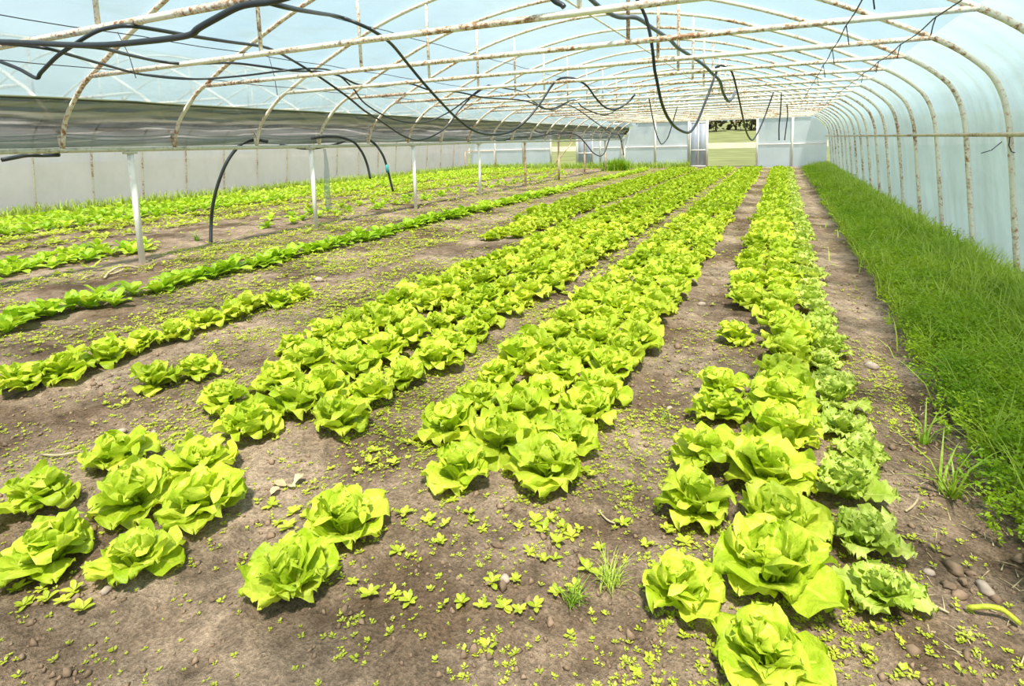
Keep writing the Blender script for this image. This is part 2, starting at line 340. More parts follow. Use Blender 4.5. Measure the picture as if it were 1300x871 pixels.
# lapped film seam along the right wall
for k, dz in enumerate((0.0, 0.045)):
    ys = np.arange(YB+0.2, YE-0.2, 0.25); ph = (ys-HY0)/HS; sag = -0.055*np.sin(np.pi*(ph-np.floor(ph)))
    P = np.stack([2.165-0.010+0*ys, ys, 1.955+dz+sag*(1-0.2*k)], 1)
    # keep on the inside of the film, just proud of it
    P[:, 0] = np.interp(P[:, 2], pf[::-1][:, 2], pf[::-1][:, 0]) + 0.045 + 0.02*np.sin(np.pi*(ph-np.floor(ph)))
    put('film_seam', make_mesh('film_seam', *tube(P, 0.006, 5)[:2], M['side']), wr_)

# dirty film gathered in the valley above the gutter
zs = np.linspace(0, 1, 30); ysv = np.arange(YB, YE, 0.16)
Z, YY = np.meshgrid(zs, ysv, indexing='ij')
Vz = 2.45 - 0.63*Z + 0.05*fbm(YY*0.7+9, Z*3, 3) - 0.05*Z*(fbm(YY*0.55+40, Z*0, 2))
Vz[0] = 2.45 + 0.03*fbm(ysv*0.6, ysv*0, 2); Vz = np.clip(Vz, 1.81, 3)
hoopx = np.interp(Vz, [1.80, 2.18, 2.57], [-9.03, -8.88, -8.45])
Vx = hoopx - 0.075 - np.abs(0.05*np.sin(Z*17+12*fbm(YY*0.5, Z*0+3, 2))) - np.abs(0.16*fbm(YY*0.9, Z*7, 3))
vl = put('valley_film', make_mesh('valley_film', np.stack([Vx, YY, Vz], -1).reshape(-1, 3), grid(len(zs), len(ysv)), M['valley'])); tag(vl, 'grimy green folded film hanging above the gutter pipe', 'plastic film', kind='structure')
put('dark_hem', make_mesh('dark_hem', *tube(np.stack([Vx[0]+0.01, ysv, Vz[0]], 1), 0.022, 6)[:2], plain('dark_hem', (0.07, 0.08, 0.04), 0.8)), vl)

# ------------------------------------------------------------------ hoops with tie bars and hangers
arch_me = make_mesh('arch_tube', *tube(prof3(), 0.030, 10)[:2], M['hoop'])
arch_m2 = make_mesh('arch_tube_mirrored', *tube(prof3(True), 0.030, 10)[:2], M['hoop'])
def zarch(x): return float(np.interp(x, [p[0] for p in PROF[:16]], [p[1] for p in PROF[:16]]))
tie_me = make_mesh('tie_bar', *tube([(-8.15, 0, 2.72), (-6, 0, 2.725), (-3.3, 0, 2.735), (-0.6, 0, 2.74), (1.47, 0, 2.735)], 0.030, 10)[:2], M['tie'])
def hang_me(x): return make_mesh('hanger', *tube([(x, 0, 2.74), (x, 0, zarch(x))], 0.021, 8)[:2], M['tie'])
h1, h2 = hang_me(-5.1), hang_me(-1.52)
def mir(me):
    m2 = me.copy(); co = np.zeros(len(me.vertices)*3, np.float32); me.vertices.foreach_get('co', co); co = co.reshape(-1, 3); co[:, 0] = 2*XG-co[:, 0]; m2.vertices.foreach_set('co', co.ravel()); m2.flip_normals(); return m2
tie_m2, g1, g2 = mir(tie_me), mir(h1), mir(h2)
for i in HI:
    y = HY0+i*HS
    t = put('roof_hoop', None, loc=(0, y, 0)); tag(t, 'rusty white steel roof hoop with tie bar, %s from the end wall' % NTH[18-i], 'roof hoop', 'steel hoops spanning the lettuce bay')
    put('arch_tube', arch_me, t); put('tie_bar', tie_me, t, rot=(0, 0, 0)); put('hanger', h1, t); put('hanger', h2, t)
    t = put('roof_hoop', None, loc=(0, y, 0)); tag(t, 'rusty steel hoop of the neighbouring bay, %s from the end wall' % NTH[18-i], 'roof hoop', 'steel hoops spanning the neighbouring bay')
    put('arch_tube', arch_m2, t); put('tie_bar', tie_m2, t); put('hanger', g1, t); put('hanger', g2, t)

# ------------------------------------------------------------------ gutter, posts, rail, ridge
def tube_obj(name, P, r, m, parent=None, n=8): return put(name, make_mesh(name, *tube(P, r, n)[:2], m), parent)
gp = tube_obj('gutter_pipe', [(XG, y, ZG + 0.012*math.sin(y*0.4)) for y in np.arange(YB, YE, 0.6)], 0.036, M['gutter'], n=10); tag(gp, 'long grimy cream gutter pipe carried on the white posts', 'gutter pipe')
PY = [5.516+3.743*i for i in range(-2, 9)]
for k, y in enumerate(PY):
    rusty = k >= 6
    p = put('support_post', None, loc=(XG, y, 0))
    put('shaft', make_mesh('shaft', *tube([(0, 0, -0.08), (0, 0, 0.9), (0, 0, ZG-0.034)], 0.046, 10)[:2], M['rustypost' if rusty else 'post']), p)
    put('bracket', make_mesh('bracket', *box(-0.055, 0.055, -0.08, 0.08, ZG-0.06, ZG-0.028)[:2], M['gutter'], smooth=False), p)
    tag(p, ('brownish rusty post under the gutter pipe, %s from the end wall' if rusty else 'round white post under the gutter pipe, %s from the end wall') % NTH[len(PY)-1-k], 'post', 'rusty gutter posts' if rusty else 'white gutter posts')
zz = np.linspace(1.70, .38, 9); ps = onx(409, 215, XG+.02); yy = np.array([-.11, -.04, .04, .11])
A_, B_ = np.meshgrid(np.arange(9), np.arange(4), indexing='ij')
pstrip = put('plastic_strip', make_mesh('plastic_strip', np.stack([.02*np.sin(A_*.9+B_*1.7), yy[B_]*(.5+.5*A_/8), zz[A_]], -1).reshape(-1, 3), grid(9, 4), M['roof']), loc=(XG+.02, ps[1]+.12, 0)); tag(pstrip, 'cloudy plastic strip hanging from the gutter pipe beside a white post', 'plastic strip')
rl = tube_obj('side_rail', [(np.interp(1.655, pf[::-1][:, 2], pf[::-1][:, 0])-0.052, y, 1.655) for y in np.arange(YB+0.3, YE-0.2, 1.0)], 0.024, M['rail']); tag(rl, 'rusty horizontal rail tied across the hoop legs by the bluish film wall', 'rail')
P = [(-3.34, y, 4.055) for y in np.arange(YB+0.3, YE-0.1, 1.5)]
rp = tube_obj('ridge_bar', P, 0.018, M['tie']); tag(rp, 'thin ridge bar running under the crown of all hoops', 'bar')

# ------------------------------------------------------------------ end wall
wb = put('wall_back', None, loc=(0, YE, 0)); tag(wb, 'end wall of cloudy film panels in a painted frame', 'film wall', kind='structure')
HD = 2.76
def zroof(x):
    xm = x if x >= XG else 2*XG-x
    P = prof3(); up = P[:, 2]; 
    return float(np.interp(xm, P[:, 0], up)) if xm < 2.2 else 1.9
cols = [-20.25, -18.2, -16.05, -14.02, -12.19, -10.6, -9.03, -7.1, -5.10, -4.04, -1.30, 0.52, 2.26]
doors = [(-14.02, -12.19), (-4.04, -1.30)]
def panel(x0, x1, z0, ztop):
    xs = np.linspace(x0, x1, 7); zt = np.array([ztop(x) for x in xs]); tt = np.linspace(0, 1, 6)
    A, T = np.meshgrid(np.arange(7), tt, indexing='ij'); X = xs[A]; Zz = z0+(zt[A]-z0)*T
    Yy = 0.05*fbm(X*1.5+x0, Zz*1.5, 3)*np.sin(np.pi*A/6)
    return np.stack([X, Yy, Zz], -1).reshape(-1, 3), grid(7, 6)
for a, b in zip(cols[:-1], cols[1:]):
    if (a, b) not in doors:
        put('film_panel', make_mesh('film_panel', *panel(a, b, -0.05, lambda x: min(1.27, zroof(x))), M['end']), wb)
        put('film_panel', make_mesh('film_panel', *panel(a, b, 1.27, lambda x: max(1.28, min(HD, zroof(x)+0.04))), M['end']), wb)
    put('film_panel', make_mesh('film_panel', *panel(a, b, HD-0.01, lambda x: max(HD, zroof(x)+0.04)), M['end']), wb)
for x in cols[1:-1]:
    put('frame_post', make_mesh('frame_post', *box(x-0.055, x+0.055, -0.10, -0.01, -0.05, max(1.8, zroof(x) if x not in (-14.02, -12.19, -4.04, -1.30) else HD))[:2], M['frame'], smooth=False), wb)
for a, b in ((-20.25, -14.02), (-12.19, -4.04), (-1.30, 2.2)):
    put('frame_rail', make_mesh('frame_rail', *box(a, b, -0.075, -0.02, 1.24, 1.30)[:2], M['frame'], smooth=False), wb)
for a, b in ((-19.0, -9.3), (-8.15, 1.46)):
    put('lintel', make_mesh('lintel', *box(a, b, -0.085, -0.015, HD-0.04, HD+0.04)[:2], M['frame'], smooth=False), wb)
# door leaves, standing ajar
def door(name, x, y, rz, w, h, label):
    d = put(name, None, loc=(x, y, 0.03), rot=(0, 0, rz)); tag(d, label, 'door', kind='structure')
    for nm, bx in (('stile', (0, .06, -.02, .02, 0, h)), ('stile', (w-.06, w, -.02, .02, 0, h)), ('rail', (.06, w-.06, -.02, .02, 0, .07)), ('rail', (.06, w-.06, -.02, .02, h-.07, h)), ('rail', (.06, w-.06, -.02, .02, h*.36, h*.36+.06)), ('stile', (w*.5-.03, w*.5+.03, -.018, .018, .07, h-.07))):
        put(nm, make_mesh(nm, *box(*bx)[:2], M['frame'], smooth=False), d)
    for x0, x1 in ((.06, w*.5-.03), (w*.5+.03, w-.06)):
        put('film_pane', make_mesh('film_pane', *box(x0, x1, -.004, .004, .07, h-.07)[:2], M['end'], smooth=False), d)
door('door_1', -5.02, YE-0.20, math.radians(-3), 1.0, 2.66, 'film covered door leaf slid open beside the doorway to the meadow')
door('door_2', -12.1, YE-0.22, math.radians(-6), 1.1, 2.5, 'film covered door leaf in the neighbouring bay')
# loose frame poles leaning by the neighbouring doorway and a small metal stand
tag(tube_obj('leaning_pole', [(-13.9, YE-.25, 0.02), (-12.4, YE-.12, 1.75)], 0.03, M['rustypost']), 'rusty pole leaning across the doorway of the neighbouring bay', 'pole')
st = put('metal_stand', None, loc=(-18.4, 34.2, 0)); tag(st, 'low rusty metal frame standing before the end wall of the neighbouring bay', 'stand')
for x in (-1.1, 1.1): put('leg', make_mesh('leg', *tube([(x*1.08, 0, -.03), (x, 0, 1.25)], .025, 6)[:2], M['rustypost']), st)
put('crossbar', make_mesh('crossbar', *tube([(-1.12, 0, 1.25), (1.12, 0, 1.25)], .025, 6)[:2], M['rustypost']), st)

# straw litter along the end wall
def blades(n, xs, ys, hmin, hmax, width, bend, seed, flat=False, zf=gheight):
    r = np.random.default_rng(seed); x, y = xs(r, n), ys(r, n); h = r.uniform(hmin, hmax, n); az = r.uniform(0, 2*np.pi, n); bd = r.uniform(*bend, n)
    z = zf(x, y) - 0.01
    d = np.stack([np.cos(az), np.sin(az), 0*az], 1); s = np.stack([-np.sin(az), np.cos(az), 0*az], 1)*width[0]
    if len(width) > 1: s *= (h/hmax)[:, None]
    Ps = []
    for t in (0, 0.45, 0.8, 1.0):
        c = np.stack([x, y, z], 1)+d*(h*bd*t**1.7)[:, None]
        c[:, 2] += (0.012+0.01*t*r.random(n) if flat else h*t*(1-0.45*np.minimum(bd, 1)*t))
        wv = s*(1-t**2*0.97)*0.5
        Ps += [c-wv, c+wv]
    V = np.stack(Ps, 1).reshape(-1, 3); b = np.arange(n)[:, None]*8
    Fc = np.concatenate([b+np.array([0, 1, 3, 2]), b+np.array([2, 3, 5, 4]), b+np.array([4, 5, 7, 6])]); return V, Fc
U = lambda a, b: (lambda r, n: r.uniform(a, b, n))
o = put('straw_litter', make_mesh('straw_litter', *blades(2600, U(-1.2, 2.1), U(33.9, 35.8), .10, .3, (.02,), (.8, 1), 5, True), M['straw'])); tag(o, 'pale dry straw litter at the foot of the end wall', 'straw', kind='stuff')

# trees beyond the meadow
def tree(x, y, h, seed):
    r = np.random.default_rng(seed); z0 = float(-0.03+np.clip((y-95)/110, 0, 2)**1.3*4.2)-0.3
    t = put('bare_tree', None, loc=(x, y, z0)); tag(t, 'brown olive tree in the far tree line beyond the meadow', 'tree', 'far tree line seen through the doorway')
    put('trunk', make_mesh('trunk', *tube([(0, 0, 0), (r.uniform(-.2, .2), 0, h*.4), (r.uniform(-.4, .4), 0, h*.9)], [.32, .24, .06], 7)[:2], M['bark']), t)
    n = 420; d = r.normal(size=(n, 3)); d /= np.linalg.norm(d, axis=1)[:, None]; c = d*(r.random(n)**.4)[:, None]*np.array([h*.27, h*.24, h*.50])+np.array([0, 0, h*.50])
    a = r.normal(size=(n, 3))*.42; b = r.normal(size=(n, 3))*.42; V = np.stack([c-a, c-b, c+a, c+b], 1).reshape(-1, 3)
    put('crown', make_mesh('crown', V, np.arange(n*4).reshape(-1, 4), M['crown'], smooth=False), t)
k = 0
for x in np.arange(-84, 4, 5.0):
    k += 1; tree(x+rng.uniform(-.4, .4), 196+(k % 2)*9+rng.uniform(-1, 1), rng.uniform(12, 17), 300+k)

# ------------------------------------------------------------------ hoses and wires
def hose(pts, r, label, m='hose', n=7, grp=None, extra=None):
    P = catmull(np.array([ony(x, y, Y) for x, y, Y in pts]), 5)
    o = put('irrigation_hose', make_mesh('irrigation_hose', *tube(P, r, n)[:2], M[m])); tag(o, label, 'hose', grp); return o
hose([(-80, 60, 2.90), (-45, 53, 2.87), (0, 53, 2.86), (50, 55, 2.87), (90, 57, 2.88), (135, 57, 2.89), (180, 53, 2.90), (215, 49, 2.90), (242, 44, 2.89), (252, 36, 2.88), (275, 23, 2.90), (300, 10, 2.91), (320, 5, 2.92), (345, 2, 2.93), (380, -8, 2.93)], 0.024, 'thick black hose laid along the tie bar that has the kinked hose')
hose([(-85, 66, 2.92), (-60, 60, 2.88), (-30, 66, 2.88), (0, 78, 2.9), (25, 88, 2.92), (46, 99, 2.93), (52, 92, 2.93), (72, 72, 2.92), (92, 58, 2.92), (118, 42, 2.93), (140, 35, 2.93), (165, 33, 2.94), (200, 38, 3.2), (245, 46, 3.7), (290, 53, 4.3), (340, 61, 5.2), (372, 77, 6.1), (406, 98, 6.6), (440, 122, 7.2), (462, 140, 7.8), (481, 152, 8.4), (515, 174, 9.4), (538, 177, 10), (565, 163, 10.6), (582, 141, 11), (600, 122, 11.2), (620, 108, 11.2)], 0.017, 'black hose with a sharp V kink hanging below its tie bar')
hose([(-70, 62, 2.93), (-30, 54, 2.92), (50, 60, 2.95), (90, 70, 3.3), (125, 80, 3.8), (183, 95, 4.9), (244, 100.5, 5.8), (305, 96.5, 6.2), (359, 90, 6.3), (399, 87, 6.9), (425, 92, 7.8), (448, 112, 8.4), (464, 132, 9), (498, 151, 9.9), (535, 156, 10.6), (565, 145, 11), (589, 129, 11.1), (613, 110, 11.15)], 0.015, 'thin black hose sagging beneath the pale film above the grimy valley')
hose([(90, 58, 2.95), (128.6, 61, 3.1), (165, 70, 3.7), (203, 78, 4.4), (237, 81, 4.7), (294, 80, 5.8), (338, 85, 6.3), (372, 90, 6.9), (406, 91, 7.7), (430, 96, 7.9), (454, 107, 8.4), (481, 110, 9.0), (518, 106, 9.5), (548, 115, 9.9), (582, 117, 10.4), (616, 124, 11.1), (667, 128, 12.7), (697, 139, 13.6), (728, 127, 14.4), (741, 137, 15), (768, 146, 16), (789, 135, 17.6)], 0.017, 'long wavy black hose strung from tie bar to tie bar down the bay')
hose([(335, 2, 2.95), (366, 10, 3.2), (400, 16, 3.8), (430, 21, 4.6), (452, 29, 4.7), (475, 40, 4.9), (497, 56, 5.3), (520, 84, 5.9), (540, 108, 6.2), (560, 130, 6.6), (580, 150, 7.1), (602, 166, 7.6), (625, 171, 8.2), (648, 167, 8.7), (668, 153, 9.0), (688, 128, 9.3), (702, 107, 9.5), (714, 99, 9.52), (730, 100, 9.6), (745, 109, 9.9), (756, 124, 10.2), (768, 136, 10.6), (782, 139, 11), (797, 130, 11.2), (806, 120, 11.3)], 0.018, 'black hose in one deep swag past the grimy valley film and up again')
hose([(620, 108, 11.2), (640, 112, 11.6), (664, 117, 12.7), (680, 131, 13.4), (701, 140, 14.2), (718, 133, 14.5), (735, 140, 15.2), (760, 158, 16.4), (776, 168, 17.6)], 0.015, 'thin black hose drooping between far tie bars towards the valley')
hose([(735, -14, 5.6), (751, 0, 5.7), (760, 8, 5.8), (768, 13.5, 5.9), (778, 19, 6.1), (789, 22, 6.2), (806, 22, 6.3), (818, 28, 6.6), (826, 34, 6.8), (850, 50, 7.6), (860, 60, 7.9), (880, 73, 8.6), (894, 83, 9.2), (904, 93, 9.6), (914, 103, 10), (917.5, 116, 10.3), (924, 128, 10.6), (930, 124, 10.8), (933, 117, 11.1)], 0.024, 'thick grey hose draped over the tie bars near the second hanger', 'greyhose')
hose([(805, -12, 6.0), (809, 0, 6.1), (819, 20, 6.2), (825, 42, 6.25), (829, 68, 6.3), (831, 88, 6.4), (834.5, 105, 6.5), (838, 123, 6.6), (843, 139, 6.8), (849, 151, 7.0), (857, 161, 7.3), (867, 167, 7.7), (875, 168, 8.1), (881, 162, 8.5), (887, 151, 8.8), (894, 133, 9.1), (901, 115, 9.3), (907, 98, 9.5), (913, 84, 9.52)], 0.018, 'black hose hanging in the deepest loop before the end wall')
hose([(908, 86, 9.5), (914, 83, 9.52), (921, 85, 9.6), (928, 90, 9.8), (932, 100, 10), (938, 125, 10.5), (942, 144, 11), (946, 162, 11.6), (950, 173, 12.2), (955, 178, 13), (960, 172, 13.6), (966, 160, 14), (972, 145, 14.3), (982, 117, 14.4)], 0.016, 'black hose loop dangling in front of the meadow doorway')
hose([(824, 125, 14.43), (828, 147, 14.6), (833, 169, 15), (837, 179, 15.4), (840, 183, 15.8), (845, 179, 16), (850, 169, 16.05), (860, 135, 16.07)], 0.014, 'small dark hose loop hanging in front of the grey end film')
hose([(992, 118, 14.42), (991, 140, 14.45), (989, 160, 14.5), (989, 178, 14.5)], 0.014, 'straight dark hose end hanging beside a shorter one before the end wall')
hose([(999, 132, 16.06), (1000, 146, 16.1), (998, 162, 16.1), (996, 178, 16.1)], 0.013, 'shorter dark hose end with a slight bend before the end wall')
hose([(664, -16, 4.4), (672, -8, 4.5), (695, -6, 4.55), (705, 2, 4.58), (713, 6, 4.6), (716, 9, 4.6)], 0.024, 'stub end of a dark hose hanging above the tie bars')
# hoses at the gutter
Yp = 7.3
hose([(340, 180, 8.0), (325, 178, 7.9), (308, 182, 7.7), (295, 195, 7.55), (285, 212, 7.4), (276, 236, 7.3), (270, 262, 7.25), (268, 285, 7.25), (267.5, 312, 7.12)], 0.030, 'black hose arching down from the gutter pipe into the soil by the white post')
hose([(395, 176, 9.3), (410, 174, 9.5), (430, 174, 10.0), (448, 180, 10.4), (456, 188, 10.6), (462, 198, 10.7), (467, 212, 10.8), (470, 227, 10.8)], 0.028, 'black hose bending down from the gutter into the yellowish crop')
hl = hose([(470, 178, 11.2), (478, 185, 11.3), (486, 197, 11.4), (491, 211, 11.5), (495, 227, 11.55), (499, 243, 11.6)], 0.028, 'black hose with a teal connector dropping from the gutter')
cpt = ony(491.5, 214, 11.5); put('connector', make_mesh('connector', *tube([cpt+np.array([-.01, 0, .10]), cpt, cpt+np.array([.012, 0, -.10])], 0.038, 8)[:2], M['teal']), hl)
hose([(355, 183, 9.2), (372, 187, 9.4), (390, 189, 9.5), (410, 187, 9.7), (430, 182, 10.2), (440, 179, 10.6)], 0.022, 'black hose slung just under the gutter pipe between two white posts')
hose([(2, 203, 4.2), (18, 200, 4.3), (35, 197, 4.35), (55, 197, 4.5), (75, 196.5, 4.6)], 0.030, 'short black pipe wedged under the gutter pipe')
hose([(540, 178, 14.5), (565, 177, 15.4), (592, 176, 16.6), (607, 172, 17.4), (620, 172.5, 18), (633, 179, 18.6), (645, 177, 19.2), (655, 174, 19.9), (680, 174, 21.6), (700, 170, 23), (718, 169, 24.8), (731, 171, 26), (738, 176, 26.8), (745, 184, 27), (752, 193, 27.2), (758, 197, 27.4), (763, 198, 27.6), (768, 193, 28), (772, 181, 28.2), (776, 173, 28.4), (785, 171, 29.4), (789, 182, 29.5), (792, 197, 29.5)], 0.026, 'long black hose snaking along the gutter pipe to the end wall')
# wires across the hoops
def wire(X, Z, y0, y1, label, tails=None, sag=0.03):
    ys = np.arange(y0, y1, HS/4); ph = (ys-HY0)/HS
    P = np.stack([X+0*ys, ys, Z-sag*np.sin(np.pi*(ph-np.floor(ph)))], 1)
    o = tube_obj('wire', P, 0.006, M['wire'], n=5); tag(o, label, 'wire')
    for k, (y, dx, dz) in enumerate(tails or []):
        put('wire_tail', make_mesh('wire_tail', *tube([(X, y, Z), (X+dx*.6, y+.01, Z-dz*.5), (X+dx, y, Z-dz)], 0.005, 5)[:2], M['wire']), o)
wire(1.18, 2.70, YB+.5, 20, 'thin black wire tied beneath the tie bars close to the bluish film wall', [(HY0+i*HS, -.03, .16) for i in range(0, 5)])
wire(0.50, 2.70, YB+.5, 20, 'thin black wire tied beneath the tie bars above the frilly lettuces', [(HY0+i*HS, .03, .18) for i in range(0, 5)])
wire(-7.20, 3.14, YB+.5, 22, 'thin dark wire tied under the hoops low above the valley film', [(HY0-.2, .25, .55), (HY0+HS+.4, .12, .6)], sag=0.02)
wire(-5.95, 3.60, YB+.5, 22, 'thin dark wire tied under the hoops midway up the roof', sag=0.02)
wire(-7.95, 2.80, YB+.5, 22, 'thin dark wire running along the tie bar ends by the valley film', sag=0.02)
o = put('wire', None, loc=(2.17, HY0+2*HS, 1.60)); tag(o, 'twisted tie wire with loose ends on the rail by a white hoop leg', 'wire')
for a, b in (((-.03, -.035, -.02), (-.20, -.035, -.14)), ((.035, -.03, .03), (.03, -.03, -.06)), ((.03, -.03, -.06), (.09, -.03, -.14))):
    a, b = np.array(a), np.array(b); put('wire_tail', make_mesh('wire_tail', *tube([a, (a+b)/2+np.array([0, 0, -.03]), b], .005, 5)[:2], M['wire']), o)

# ------------------------------------------------------------------ leaves
def leaf(L, W, th0, th1, cup, ruf, seed, nu=7, nv=7, base=0.30, peak=0.62, jag=0.0, pw=1.3, twist=0.0, hf=0.0):
    r = np.random.default_rng(seed); nb = max(2, nu//2); u = np.concatenate([np.linspace(0, peak, nb, endpoint=False), peak+(1-peak)*np.sin(np.linspace(0, 1, nu-nb)*np.pi/2)]); v = np.linspace(-1, 1, nv)
    th = np.radians(th0+(th1-th0)*u**pw); du = L*np.diff(u)
    R_ = np.concatenate([[0], np.cumsum(np.cos((th[1:]+th[:-1])/2)*du)]); Z_ = np.concatenate([[0], np.cumsum(np.sin((th[1:]+th[:-1])/2)*du)])
    t = np.clip(u/peak, 0, 1); w = base+(1-base)*(t*t*(3-2*t)); q = np.clip((u-peak)/(1-peak), 0, 1); w = w*np.sqrt(np.clip(1-0.975*q**2, 0, 1)); w *= W/2
    Ug, Vg = np.meshgrid(u, v, indexing='ij'); av = np.abs(Vg)
    p = r.uniform(0, 6.28, 8)
    wg = w[:, None]*(1+(0.07*np.sin(Ug*7+np.sign(Vg)*p[6]+p[7])+jag*np.sin(np.arange(nu)[:, None]*np.pi+0.5*np.pi))*av**3)
    edge = av**2*(0.35+0.65*Ug)+np.clip(Ug-0.45, 0, 1)**1.3*0.9
    rf = ruf*edge*(np.sin(Ug*8.5+np.sign(Vg)*p[1]+p[2]) + 0.8*np.sin(Vg*4.6+p[3]+Ug*2) + (0.55*np.sin(Ug*15+Vg*7+p[4]) if nv > 6 else 0) + hf*np.sin(np.arange(nu)[:, None]*2.2+np.sign(Vg)*p[5])*av)
    off = cup*av**1.8*wg + rf*W + 0.05*W*np.sin(Ug*6+p[5])*(1-av)
    nR, nZ = -np.sin(th)[:, None], np.cos(th)[:, None]
    back = 0.05*L*np.sin(Vg*5+p[0])*np.clip(Ug-0.6, 0, 1)/0.4
    X = R_[:, None]+nR*off+np.cos(th)[:, None]*back; Z = Z_[:, None]+nZ*off+np.sin(th)[:, None]*back; Y = Vg*wg+twist*Ug*W
    return np.stack([X, Y, Z], -1).reshape(-1, 3), grid(nu, nv), np.stack([Ug, Vg], -1).reshape(-1, 2)
def rotz(V, a, tilt=0.0, sc=1.0, r0=0.0, z0=0.0):
    V = V*sc
    if tilt: c, s = math.cos(tilt), math.sin(tilt); V = np.stack([V[:, 0]*c-V[:, 2]*s, V[:, 1], V[:, 0]*s+V[:, 2]*c], 1)
    V = V+np.array([r0, 0, z0]); c, s = math.cos(a), math.sin(a)
    return np.stack([V[:, 0]*c-V[:, 1]*s, V[:, 0]*s+V[:, 1]*c, V[:, 2]], 1)
def ring_specs(kind, lod):
    n = dict(nu=9, nv=9) if lod == 0 else (dict(nu=6, nv=7) if lod == 1 else dict(nu=4, nv=3))
    S = {}
    if kind == 'lettuce':
        S['outer'] = [leaf(.188, .160, 50, -12, .16, .12, 10+k, base=.34, **n) for k in range(6)]
        S['mid'] = [leaf(.180, .150, 70, 18, .22, .11, 20+k, base=.36, **n) for k in range(6)]
        S['inner'] = [leaf(.150, .130, 86, 52, .32, .11, 30+k, base=.42, **n) for k in range(6)]
        S['heart'] = [leaf(.125, .115, 92, 118, .55, .07, 40+k, base=.55, **n) for k in range(4)]
    elif kind == 'frilly':
        n2 = dict(nu=16, nv=9, hf=1.0) if lod == 0 else (dict(nu=10, nv=7, hf=1.0) if lod == 1 else dict(nu=4, nv=3)); j = .16 if lod < 2 else 0
        S['outer'] = [leaf(.200, .125, 50, -4, .25, .10, 50+k, jag=j, base=.35, peak=.7, **n2) for k in range(4)]
        S['mid'] = [leaf(.180, .120, 70, 26, .30, .10, 60+k, jag=j, base=.35, peak=.7, **n2) for k in range(4)]
        S['inner'] = [leaf(.145, .10, 84, 60, .35, .10, 70+k, jag=j, base=.4, peak=.7, **n2) for k in range(4)]
    else:
        n3 = dict(nu=6, nv=5) if lod < 2 else dict(nu=4, nv=3)
        S['outer'] = [leaf(.185, .095, 46, -14, .22, .04, 80+k, base=.16, peak=.60, **n3) for k in range(4)]
        S['mid'] = [leaf(.155, .085, 66, 22, .26, .04, 90+k, base=.18, peak=.60, **n3) for k in range(4)]
        S['inner'] = [leaf(.10, .055, 82, 62, .3, .04, 95+k, base=.25, peak=.6, **n3) for k in range(3)]
    return S
COUNT = {'lettuce': [('outer', 9, .014, .012), ('mid', 8, .012, .024), ('inner', 7, .010, .032), ('heart', 4, .016, .034)],
         'frilly': [('outer', 8, .010, .010), ('mid', 7, .008, .018), ('inner', 6, .006, .026)],
         'young': [('outer', 5, .006, .004), ('mid', 4, .005, .010), ('inner', 2, .003, .012)]}
def head_plan(kind, r, thin=1.0):
    plan = []
    for ring, n, r0, z0 in COUNT[kind]:
        n = max(2, int(round(n*thin))); a0 = r.uniform(0, 6.28)
        for k in range(n):
            plan.append((ring, int(r.integers(0, 99)), a0+6.283*k/n+r.normal(0, .17), r.normal(0, .17), r.uniform(.80, 1.16), r0, z0))
    return plan
SP = {k: [ring_specs(k, l) for l in range(3)] for k in COUNT}
LM = {k: {ring: [make_mesh('leaf', *v[:2], M[k], v[2]) for v in vs] for ring, vs in SP[k][0].items()} for k in COUNT}
def head_geo(kind, r, lod, thin=1.0):
    parts = []
    for ring, vi, a, tl, s, r0, z0 in head_plan(kind, r, thin):
        vs = SP[kind][lod][ring]; V_, F2, U2 = vs[vi % len(vs)]; parts.append((rotz(V_, a, tl, s, r0, z0), F2, U2))
    return join(parts)
HEADS = {k: [make_mesh(k+'_head', *(lambda g: (g[0], g[1], M[k], g[2]))(head_geo(k, np.random.default_rng(500+i), 1))) for i in range(7)] for k in COUNT}
NAMES = {'lettuce': 'butterhead_lettuce', 'frilly': 'frilly_lettuce', 'young': 'leafy_vegetable_plant'}
CATS = {'lettuce': 'lettuce', 'frilly': 'lettuce', 'young': 'vegetable plant'}
def plant(kind, x, y, size, label, group, leaves, r):
    z = float(gheight(x, y)) - 0.006; rz = r.uniform(0, 6.28); tl = r.normal(0, .05, 2)
    if leaves:
        t = put(NAMES[kind], None, loc=(x, y, z), rot=(tl[0], tl[1], rz), sc=size)
        for ring, vi, a, tilt, s, r0, z0 in head_plan(kind, r):
            ms = LM[kind][ring]; l = bpy.data.objects.new('leaf', ms[vi % len(ms)]); C.objects.link(l); l.parent = t
            l.location = (r0*math.cos(a), r0*math.sin(a), z0); l.rotation_mode = 'ZYX' if False else 'XYZ'
            l.rotation_euler = (0, -tilt, a); l.scale = (s, s, s)
    else:
        t = put(NAMES[kind], HEADS[kind][int(r.integers(0, 7))], loc=(x, y, z), rot=(tl[0], tl[1], rz), sc=size)
    tag(t, label, CATS[kind], group); return t

# ------------------------------------------------------------------ planting plan
plants = []                                   # kind, x, y, size, label, group
def row(kind, X, y0, y1, step, size, label, group, gaps=(), jx=.03):
    y = y0; k = 0
    while y < y1:
        if not any(a < y < b for a, b in gaps):
            k += 1
            plants.append((kind, X+rng.normal(0, jx), y+rng.normal(0, .025), size*rng.uniform(.90, 1.18), label.replace('#', ordinal(k)), group))
        y += step*rng.uniform(.93, 1.07)
def lone(kind, x, y, size, label, group=None): plants.append((kind, x, y, size, label, group))
B = 'pale green butterhead lettuce '
